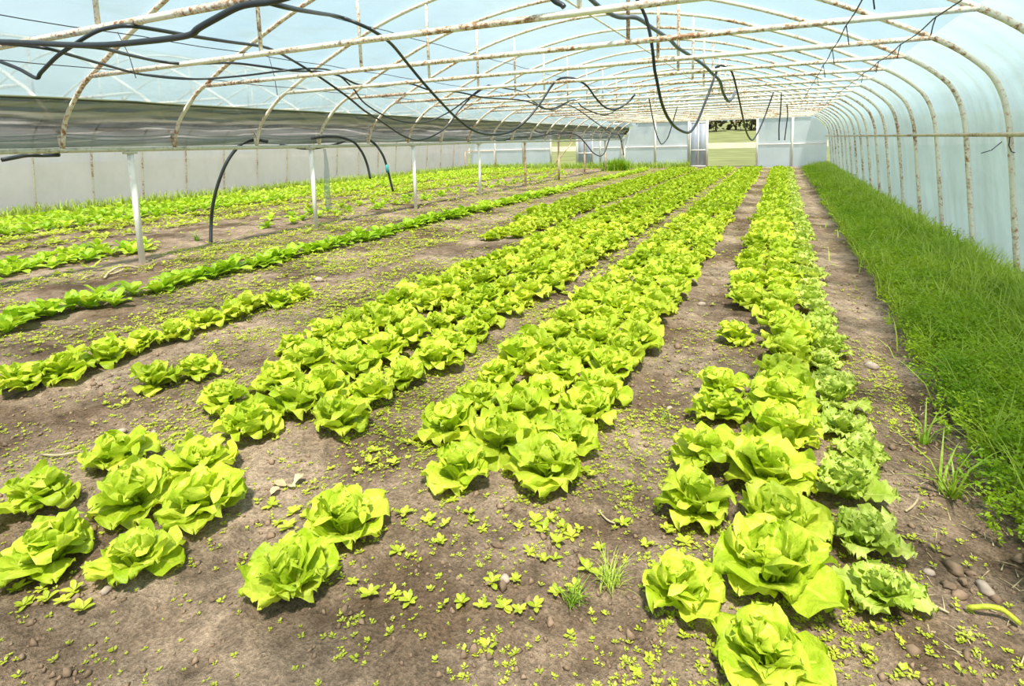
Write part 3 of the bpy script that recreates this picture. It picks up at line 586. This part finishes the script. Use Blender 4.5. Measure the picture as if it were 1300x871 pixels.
# bed by the feathery strip
lone('lettuce', -.297, 1.968, .86, B+'standing alone beside the thin leaved grass tuft')
for y, s in ((2.52, 1.0), (2.93, 1.02), (3.47, .95), (3.83, .9)): lone('lettuce', -.30+rng.normal(0, .01), y, s, B+'in the broken row beyond the lone one, '+dict([(2.52,'first'),(2.93,'second'),(3.47,'third'),(3.83,'fourth')])[y]+' of four', 'four lettuces in the broken row')
lone('lettuce', -.294, 4.93, .92, B+'standing alone in the gap of the broken row')
row('lettuce', -.30, 6.05, 33.2, .33, .98, B+'# past the gap in the broken row edging the bare path', 'lettuces of the outer row')
lone('lettuce', .01, 1.80, .95, B+'lowest of the row that touches the frilly lettuces')
lone('lettuce', .03, 2.17, 1.22, B+'of great size with a wide open head')
row('lettuce', .035, 2.53, 33.2, .345, 1.08, B+'# behind the huge head in the row beside frilly lettuces', 'lettuces of the row beside the frilly ones')
row('frilly', .345, 2.24, 33.2, .335, .86, 'mid green frilly leaf lettuce, # from the front end of the single curly row', 'frilly lettuces')
# middle bed
lone('lettuce', -1.671, 1.453, 1.02, B+'first of the pair on bare soil before the middle bed')
lone('lettuce', -1.69, 1.775, .98, B+'second of the pair on bare soil, closer to the middle bed')
row('lettuce', -1.74, 2.74, 33.2, .335, .98, B+'# from the front end, weedy path row of middle bed', 'lettuces of the middle bed, weedy path row')
row('lettuce', -1.40, 2.33, 33.2, .335, 1.03, B+'# from the front end, central row of middle bed', 'lettuces of the middle bed, central row')
row('lettuce', -1.06, 2.47, 33.2, .335, 1.03, B+'# from the front end, bare path row of middle bed', 'lettuces of the middle bed, bare path row')
# wide bed towards the gutter
lone('lettuce', -2.36, 1.288, .84, B+'small lone head beside green weeds, below a bigger head')
lone('lettuce', -2.42, 1.635, 1.12, B+'large round head touching two others on crumbly soil')
row('lettuce', -2.43, 2.58, 33.4, .335, 1.0, B+'# past the gap, weedy path row of third bed', 'lettuces of the third bed, weedy path row')
lone('lettuce', -2.74, 1.17, .98, B+'with loose spreading leaves, lowest of its slanting row')
row('lettuce', -2.82, 1.53, 33.4, .35, 1.02, B+'# from the front end, second row of third bed', 'lettuces of the third bed, second row')
row('lettuce', -3.26, 1.02, 33.4, .34, 1.02, B+'# from the front end, third row of third bed', 'lettuces of the third bed, third row', gaps=((1.78, 2.12),))
row('lettuce', -3.64, 3.4, 33.2, .335, .98, B+'# from the front end, bare strip row of third bed', 'lettuces of the third bed, bare strip row')
for X, y0 in ((-4.35, 9.3), (-4.72, 9.0), (-5.06, 11.2), (-5.38, 12.4)):
    row('lettuce', X, y0, 33, .335, .95, B+'in the far bed beyond the long bare strip', 'lettuces of the far bed')
lone('lettuce', *ground(196, 480, .07)[:2], .98, B+'first of the touching pair on the bare strip')
lone('lettuce', *ground(250, 466, .07)[:2], .92, B+'second of the touching pair on the bare strip')
row('lettuce', -5.0, 2.10, 4.95, .29, 1.0, B+'# from the front end of the short row on weedy ground', 'lettuces of the short row', jx=.05)
# leafy rows further over
row('young', -7.0, .9, 2.5, .165, 1.42, 'dark green leafy plant at the very start of the row nearing the posts', 'leafy plants of the dark row', jx=.09)
row('young', -7.0, 2.62, 33, .165, 1.42, 'dark green leafy plant, # from the front end of the row nearing the posts', 'leafy plants of the dark row', jx=.09)
G2 = 'leafy plants past the gutter posts'
for X, y0, y1, st in ((-10.15, 2.4, 6.2, .28), (-10.6, 2.4, 6.6, .28), (-11.0, 2.6, 6.3, .30), (-10.3, 9, 30, .75), (-11.2, 10, 31, .8)):
    row('young', X, y0, y1, st*.8, 1.2, 'light green leafy plant in the patch just past the white posts', G2, jx=.12)
G3 = 'leafy crop along the whitish pink film wall'
for X in (-15.2, -15.7, -16.2, -16.7, -17.2, -17.8, -18.4):
    row('young', X, 5.4, 34, .36, 1.45, 'yellowish green leafy plant in the broad bed along the whitish pink wall', G3, jx=.1)
for X in (-12.9, -13.3):
    row('young', X, 16, 33.5, .42, 1.25, 'yellowish green leafy plant in the narrow far bed of the neighbouring bay', 'leafy plants of the narrow far bed', jx=.1)

def dist(p):
    c = RC @ (np.array([p[1], p[2], 0.05])-ORG); return c[2] if c[2] > 0.2 else 99
def inframe(p, m=60):
    c = RC @ (np.array([p[1], p[2], 0.08])-ORG)
    if c[2] < .3: return False
    x, y = PPX+FPX*c[0]/c[2], PPY+FPX*c[1]/c[2]; return -m < x < 1300+m and y < 880+m
plants = [p for p in plants if inframe(p, 420)]
rest = {k: [] for k in COUNT}
for kind in COUNT:
    ps = sorted([p for p in plants if p[0] == kind], key=lambda p: dist(p)+(0 if inframe(p) else 1000))
    for k, p in enumerate(ps):
        r = np.random.default_rng(1000+k)
        if k < 298 and inframe(p):
            near = dist(p) < {'lettuce': 6.0, 'frilly': 5.6, 'young': 7.4}[kind]
            plant(kind, p[1], p[2], p[3], p[4], p[5], near, r)
        else: rest[kind].append(p)
for kind, name, lab in (('lettuce', 'lettuce_foliage', 'dense far rows of pale green butterhead lettuces merging towards the end wall'), ('young', 'crop_foliage', 'dense yellowish green leafy crop merging along the whitish pink wall')):
    lo = [head_geo(kind, np.random.default_rng(700+i), 2, .72) for i in range(5)]; parts = []
    for k, p in enumerate(rest[kind]):
        V_, F2, U2 = lo[k % 5]; parts.append((rotz(V_, rng.uniform(0, 6.28), 0, p[3])+np.array([p[1], p[2], float(gheight(p[1], p[2]))-.006]), F2, U2))
    if parts:
        V, F_, U_ = join(parts); o = put(name, make_mesh(name, V, F_, M[kind], U_)); tag(o, lab, 'lettuce' if kind == 'lettuce' else 'leafy crop', kind='stuff')

# ------------------------------------------------------------------ feathery strip, grass, weeds
def feather(n, seed, xs, ys, hfun, nl, lsz):
    """sprays of many small leaflets on arching stems"""
    r = np.random.default_rng(seed); x, y = xs(r, n), ys(r, n); keep = np.random.default_rng(seed+1).random(n) < np.clip((x-(0.80+0.10*vnoise(y*1.3, y*0)+0.02*np.clip(y-3, 0, 5)-0.0))/0.18, 0, 1); x, y = x[keep], y[keep]; n = len(x)
    h = hfun(x, y)*r.uniform(.7, 1.15, n); az = r.uniform(0, 6.283, (n, 1)); lean = r.uniform(.2, .9, (n, 1))
    t = r.uniform(.25, 1, (n, nl)); sp = .34*h[:, None]*t
    cx = x[:, None]+np.cos(az)*lean*h[:, None]*t**1.6+r.normal(0, 1, (n, nl))*sp*.5
    cy_ = y[:, None]+np.sin(az)*lean*h[:, None]*t**1.6+r.normal(0, 1, (n, nl))*sp*.5
    cz = gheight(x, y)[:, None]+h[:, None]*(t-.25*lean*t**2)+r.normal(0, .012, (n, nl))
    c = np.stack([cx, cy_, cz], -1).reshape(-1, 3); m = len(c); s = lsz*r.uniform(.6, 1.4, m)
    a = r.normal(size=(m, 3)); a[:, 2] *= .5; a /= np.linalg.norm(a, axis=1)[:, None]; b = r.normal(size=(m, 3)); b -= a*(a*b).sum(1)[:, None]; b /= np.linalg.norm(b, axis=1)[:, None]
    V = np.stack([c-a*s[:, None], c-b*s[:, None]*.42, c+a*s[:, None], c+b*s[:, None]*.42], 1).reshape(-1, 3)
    return V, np.arange(m*4).reshape(-1, 4)
hf = lambda x, y: (.11+.09*np.clip((x-.8)/.5, 0, 1)+.13*vnoise(x*2.3, y*2.3))
A1 = feather(2300, 11, U(.78, 2.2), U(2.0, 6.2), hf, 50, .013); A2 = feather(3000, 13, U(.85, 2.2), U(6.2, 14), hf, 30, .017); A3 = feather(2600, 15, U(.9, 2.2), U(14, 33.0), hf, 20, .030)
V, F_, _ = join([(a[0], a[1], None) for a in (A1, A2, A3)])
o = put('carrot_foliage', make_mesh('carrot_foliage', V, F_, M['carrot'])); tag(o, 'dense strip of feathery green carrot tops along the bluish film wall', 'carrot tops', kind='stuff')
def edge_x(r, n): return 2.22-np.abs(r.normal(0, .38, n))
g1_ = blades(11000, edge_x, U(2.2, 9), .16, .50, (.013,), (.25, .9), 21); g2_ = blades(11000, edge_x, U(9, 35), .16, .48, (.022,), (.2, .9), 22); g3_ = blades(2400, lambda r, n: 1.0+np.abs(r.normal(0, .35, n)), U(2.2, 16), .18, .42, (.011,), (.3, .9), 23)
V, F_, _ = join([(a[0], a[1], None) for a in (g1_, g2_, g3_)])
o = put('grass', make_mesh('grass', V, F_, M['grass'])); tag(o, 'tall wild grass growing along the foot of the bluish film wall', 'grass', kind='stuff')
s1 = blades(1900, lambda r, n: 2.05-np.abs(r.normal(0, .22, n)), U(4.5, 12), .08, .26, (.008,), (.4, .95), 24)
o = put('dry_grass', make_mesh('dry_grass', *s1, M['straw'])); tag(o, 'dry yellow grass stems among the green by the hoop legs', 'dry grass', kind='stuff')
lw = blades(5200, lambda r, n: -19.9+np.abs(r.normal(0, .35, n)), U(5, 36), .15, .5, (.03,), (.2, .7), 25); rw = blades(3200, U(-20, -4.9), lambda r, n: 35.9-np.abs(r.normal(0, .5, n)), .2, .6, (.035,), (.2, .7), 26)
V, F_, _ = join([(a[0], a[1], None) for a in (lw, rw)])
o = put('grass', make_mesh('grass_edge', V, F_, M['grass'])); tag(o, 'wild grass fringe at the foot of the pinkish wall and grey end film', 'grass', kind='stuff')
bush = blades(900, lambda r, n: -8.6+r.normal(0, .28, n), lambda r, n: 32.6+r.normal(0, .35, n), .5, 1.0, (.03,), (.2, .9), 27)
o = put('grass_tuft', make_mesh('grass_tuft', *bush, M['carrot'])); tag(o, 'big green grass clump by the last rusty gutter posts', 'grass')

def weeds(n, seed, xs, ys, dens, smin, smax, nl=5):
    r = np.random.default_rng(seed); x, y = xs(r, n), ys(r, n); k = r.random(n) < dens(x, y); x, y = x[k], y[k]; n = len(x)
    s = r.uniform(smin, smax, n)*np.exp(r.normal(0, .25, n)); a = r.uniform(0, 6.283, (n, 1))+np.arange(nl)*6.283/nl+r.normal(0, .3, (n, nl)); el = r.uniform(.1, .7, (n, nl))
    d = np.stack([np.cos(a)*np.cos(el), np.sin(a)*np.cos(el), np.sin(el)], -1); w = np.stack([-np.sin(a), np.cos(a), 0*a], -1)*.30
    b = np.stack([x, y, gheight(x, y)+.35*s], -1)[:, None, :]; L = (s[:, None]*r.uniform(.7, 1.3, (n, nl)))[..., None]
    V = np.stack([b+d*L*.1, b+d*L*.6-w*L, b+d*L, b+d*L*.6+w*L], 2).reshape(-1, 3)
    return V, np.arange(len(V)).reshape(-1, 4), None
den = lambda sc, th, k: (lambda x, y: np.clip((fbm(x*sc, y*sc, 4)+th)*k, 0, 1))
strip = lambda x, c, w: np.exp(-((x-c)/w)**2)
W1 = weeds(42000, 31, U(-4.6, .8), U(.7, 5.5), lambda x, y: np.clip(den(1.5, .0, 4)(x, y)+.10, 0, 1), .007, .016)
W2 = weeds(34000, 32, U(-9.5, -3.6), U(1.0, 10), den(.9, .06, 3), .014, .030)
W3 = weeds(26000, 33, U(-9.0, -2), U(5, 34), lambda x, y: np.clip(.35+den(.6, .0, 3)(x, y)*.5-.9*strip(x, -4.6, .6)*(y < 9)+.5*strip(x, -2.1, .3), 0, 1), .02, .05)
W4 = weeds(9000, 34, U(-19.5, -9.0), U(4, 35), lambda x, y: np.clip(.15+den(.35, .02, 4)(x, y), 0, 1), .03, .08)
W5 = weeds(6000, 35, U(-.9, .95), U(3, 34), lambda x, y: np.clip(strip(x, -.68, .16)+strip(x, .72, .1), 0, 1)*.5, .010, .026)
W6 = weeds(7000, 36, U(-14.6, -12.2), U(5, 34), lambda x, y: np.clip(strip(x, -14.4, .5)+.7*strip(x, -12.6, .3), 0, 1), .05, .11)
V, F_, U_ = join([W1, W2, W3, W4, W5, W6])
o = put('weeds', make_mesh('weeds', V, F_, M['weed'])); tag(o, 'carpet of tiny green weed seedlings on the soil between the rows', 'weeds', kind='stuff')

# single larger weeds on the front soil
WL = [leaf(.05, .026, 34, 0, .15, .03, 200+k, nu=5, nv=5, base=.15, peak=.5) for k in range(3)]
WLM = [make_mesh('weed_leaf', *v[:2], M['weed'], v[2]) for v in WL]
spots = [(372, 648), (352, 660), (388, 655), (365, 668), (345, 640), (400, 640), (338, 690), (356, 690), (600, 664), (612, 672), (597, 655), (660, 672), (680, 668), (700, 662), (715, 668), (690, 680), (706, 690), (725, 678), (735, 668), (672, 705), (690, 712), (705, 708), (520, 765), (500, 752), (470, 755), (560, 690), (565, 672), (512, 656), (505, 700), (448, 742), (660, 775), (640, 768), (680, 772), (625, 740), (612, 770), (655, 735), (745, 722), (760, 726), (742, 600), (750, 606), (760, 570), (845, 668), (850, 674), (52, 745), (60, 760), (80, 765), (95, 752), (30, 768), (105, 772), (44, 732), (20, 745), (70, 735), (440, 560), (470, 585), (452, 596), (520, 560), (500, 590), (475, 570), (420, 590), (290, 470), (300, 480), (286, 455), (760, 690), (730, 745), (705, 752), (586, 765), (870, 690), (790, 660), (820, 690), (575, 640), (545, 668)]
for k, (px, py) in enumerate(spots):
    g = ground(px, py); z = float(gheight(g[0], g[1])); t = put('weed_seedling', None, loc=(g[0], g[1], z+.004), rot=(0, 0, rng.uniform(0, 6.28)), sc=rng.uniform(.55, 1.05))
    tag(t, 'small green broad leaved weed seedling on the bare soil among the front lettuces', 'weed', 'single weeds on the front soil')
    for q in range(6):
        l = put('leaf', WLM[q % 3], t, (0, 0, .006*(q//3)), (0, -rng.uniform(-.2, .35), q*1.05+rng.normal(0, .2)), rng.uniform(.7, 1.1))
# grass tufts on open soil
def tuft(px, py, n, h, label, seed, m='grass', w=.007):
    g = ground(px, py); V, F2 = blades(n, lambda r, n: r.normal(0, .018, n), lambda r, n: r.normal(0, .018, n), h*.5, h, (w,), (.3, 1.0), seed, zf=lambda x, y: 0*x)
    o = put('grass_tuft', make_mesh('grass_tuft', V, F2, M[m]), loc=(g[0], g[1], float(gheight(g[0], g[1])))); tag(o, label, 'grass')
tuft(775, 742, 60, .17, 'thin leaved grass tuft beside the lone near lettuce of the broken row', 61, w=.005)
tuft(728, 762, 45, .12, 'low grass tuft among small weeds on the front soil', 62, w=.005)
tuft(1205, 625, 22, .42, 'tall bright grass clump leaning over the trodden path edge', 63, w=.014)
tuft(1175, 560, 12, .32, 'sparse grass clump arching over the bare path', 64, w=.012)
tuft(848, 530, 20, .10, 'tiny grass tuft on the bare path between two beds', 65, w=.005)
tuft(250, 305, 30, .25, 'small grass tuft at the foot of the arching black hose', 66, w=.012)
# ------------------------------------------------------------------ stones, clods, stalks
def stone(px, py, size, label, seed, group=None, name='stone', m='stone'):
    r = np.random.default_rng(seed); n, m_ = 9, 7; V = []
    for i in range(m_):
        ph = math.pi*(i/(m_-1)-.5)
        for j in range(n):
            a = 6.283*j/n; k = 1+.16*math.sin(a*2+seed)+(.30 if name == 'soil_clod' else .12)*r.normal()*(abs(ph) < 1.4)
            V.append((math.cos(ph)*math.cos(a)*k, math.cos(ph)*math.sin(a)*.75*k, math.sin(ph)*.6))
    Fc = [(i*n+j, i*n+(j+1) % n, (i+1)*n+(j+1) % n, (i+1)*n+j) for i in range(m_-1) for j in range(n)]
    g = ground(px, py); o = put(name, make_mesh(name, np.array(V), np.array(Fc), M[m], smooth=name == 'stone'), loc=(g[0], g[1], float(gheight(g[0], g[1]))+size*.35), rot=(0, 0, seed), sc=size); tag(o, label, 'stone' if name == 'stone' else 'clod', group)
stone(153, 550, .032, 'pale stone on weedy soil behind the lettuce row with the kinked leaf', 1)
stone(1250, 744, .035, 'smooth beige stone at the near end of the feathery strip', 2)
stone(1106, 463, .050, 'flat pinkish stone half buried at the edge of the bare path', 3)
stone(891, 385, .045, 'small beige stone on the path beside the broken lettuce row', 4)
stone(641, 735, .026, 'light grey stone among weeds on the front soil', 5)
stone(405, 358, .06, 'beige stone at the end of the short lettuce row', 6)
stone(850, 514, .020, 'tiny pale pebble on the bare path near the broken row', 7)
stone(135, 748, .024, 'round grey pebble by the small lone lettuce', 8)
stone(195, 548, .022, 'little white stone near the third bed row', 9)
stone(1180, 727, .022, 'small crumbly stone beside the smooth beige stone', 10)
r = np.random.default_rng(77); n = 16000; x = r.uniform(-5.5, 1.2, n); y = .5+r.random(n)**1.6*8; s = r.uniform(.004, .013, n)*np.exp(r.normal(0, .35, n)); kp = r.random(n) < np.clip(.35+2.5*fbm(x*1.7+5, y*1.7, 3), 0, 1); x, y, s = x[kp], y[kp], s[kp]; n = len(x)
ico = np.array([(1, 0, 0), (-1, 0, 0), (0, 1, 0), (0, -1, 0), (0, 0, 1), (0, 0, -1)], float); fc = np.array([(0, 2, 4), (2, 1, 4), (1, 3, 4), (3, 0, 4), (2, 0, 5), (1, 2, 5), (3, 1, 5), (0, 3, 5)])
V = (ico[None]*r.uniform(.6, 1.3, (n, 6, 1))+r.normal(0, .2, (n, 6, 3)))*s[:, None, None]+np.stack([x, y, gheight(x, y)+s*.3], -1)[:, None]
o = put('soil_crumbs', make_mesh('soil_crumbs', V.reshape(-1, 3), (fc[None]+np.arange(n)[:, None, None]*6).reshape(-1, 3), M['clod'], smooth=False)); tag(o, 'loose brown soil crumbs scattered over the beds', 'soil', kind='stuff')
for k, (px, py, sz) in enumerate(((1212, 722, .036), (1205, 745, .022), (1218, 754, .026), (1234, 726, .022), (1200, 700, .018), (1224, 738, .022))):
    stone(px, py, sz, 'crumbly brown clod in the small heap beside the smooth beige stone', 40+k, 'clods beside the beige stone', 'soil_clod', 'clod')
o = put('straw_bits', make_mesh('straw_bits', *blades(420, U(.5, 1.05), U(2.1, 7), .03, .11, (.005,), (.8, 1), 81, True), M['straw'])); tag(o, 'short straw bits strewn over the trodden path beside the frilly lettuces', 'straw', kind='stuff')
gw = ground(362, 618); wt = put('withered_leaf', None, loc=(gw[0], gw[1], float(gheight(gw[0], gw[1]))+.01)); tag(wt, 'pale withered leaf scraps on the weeds near the big round lettuce', 'leaf')
wm = make_mesh('leaf_scrap', *leaf(.07, .045, 12, -8, .3, .12, 991, nu=6, nv=5)[:2], M['straw'])
for q in range(4): put('leaf_scrap', wm, wt, (rng.uniform(-.03, .03), rng.uniform(-.03, .03), .004*q), (0, rng.uniform(-.4, .1), q*1.6), rng.uniform(.7, 1.1))
def stalk(pts, rad, label, name='dry_stalk', m='straw'):
    P = np.array([ground(x, y, z) for x, y, z in pts]); P[:, 2] += gheight(P[:, 0], P[:, 1]); o = tube_obj(name, catmull(P, 3), rad, M[m], n=6); tag(o, label, 'stalk'); return o
stalk([(52, 576, .012), (75, 578, .02), (101, 575, .015)], .006, 'straight dry stalk lying behind the third bed lettuces')
q = stalk([(133, 353, .02), (138, 346, .05), (150, 340, .09), (165, 338, .08), (178, 341, .02)], .016, 'pale forked dry stalk lying at the foot of the white post')
stalk([(135, 348, .03), (145, 347, .04), (158, 342, .08)], .013, 'short pale dry stalk lying against the forked one')
stalk([(104, 355, .02), (112, 351, .03), (119, 349, .02)], .012, 'short pale stalk on dark soil near the white post')
stalk([(1172, 764, .01), (1185, 770, .015), (1205, 778, .01)], .004, 'thin straw on the path beside the last frilly lettuce')
stalk([(1150, 648, .01), (1160, 640, .02), (1166, 632, .01)], .005, 'short straw on the trodden path')
stalk([(758, 640, .01), (770, 652, .015), (782, 658, .01)], .004, 'thin brown twig on the soil near the middle bed')
stalk([(1228, 768, .02), (1255, 764, .05), (1275, 770, .04), (1296, 785, .02)], .009, 'yellow green fallen leaf stem at the near end of the feathery strip', 'leaf_stem', 'weed')
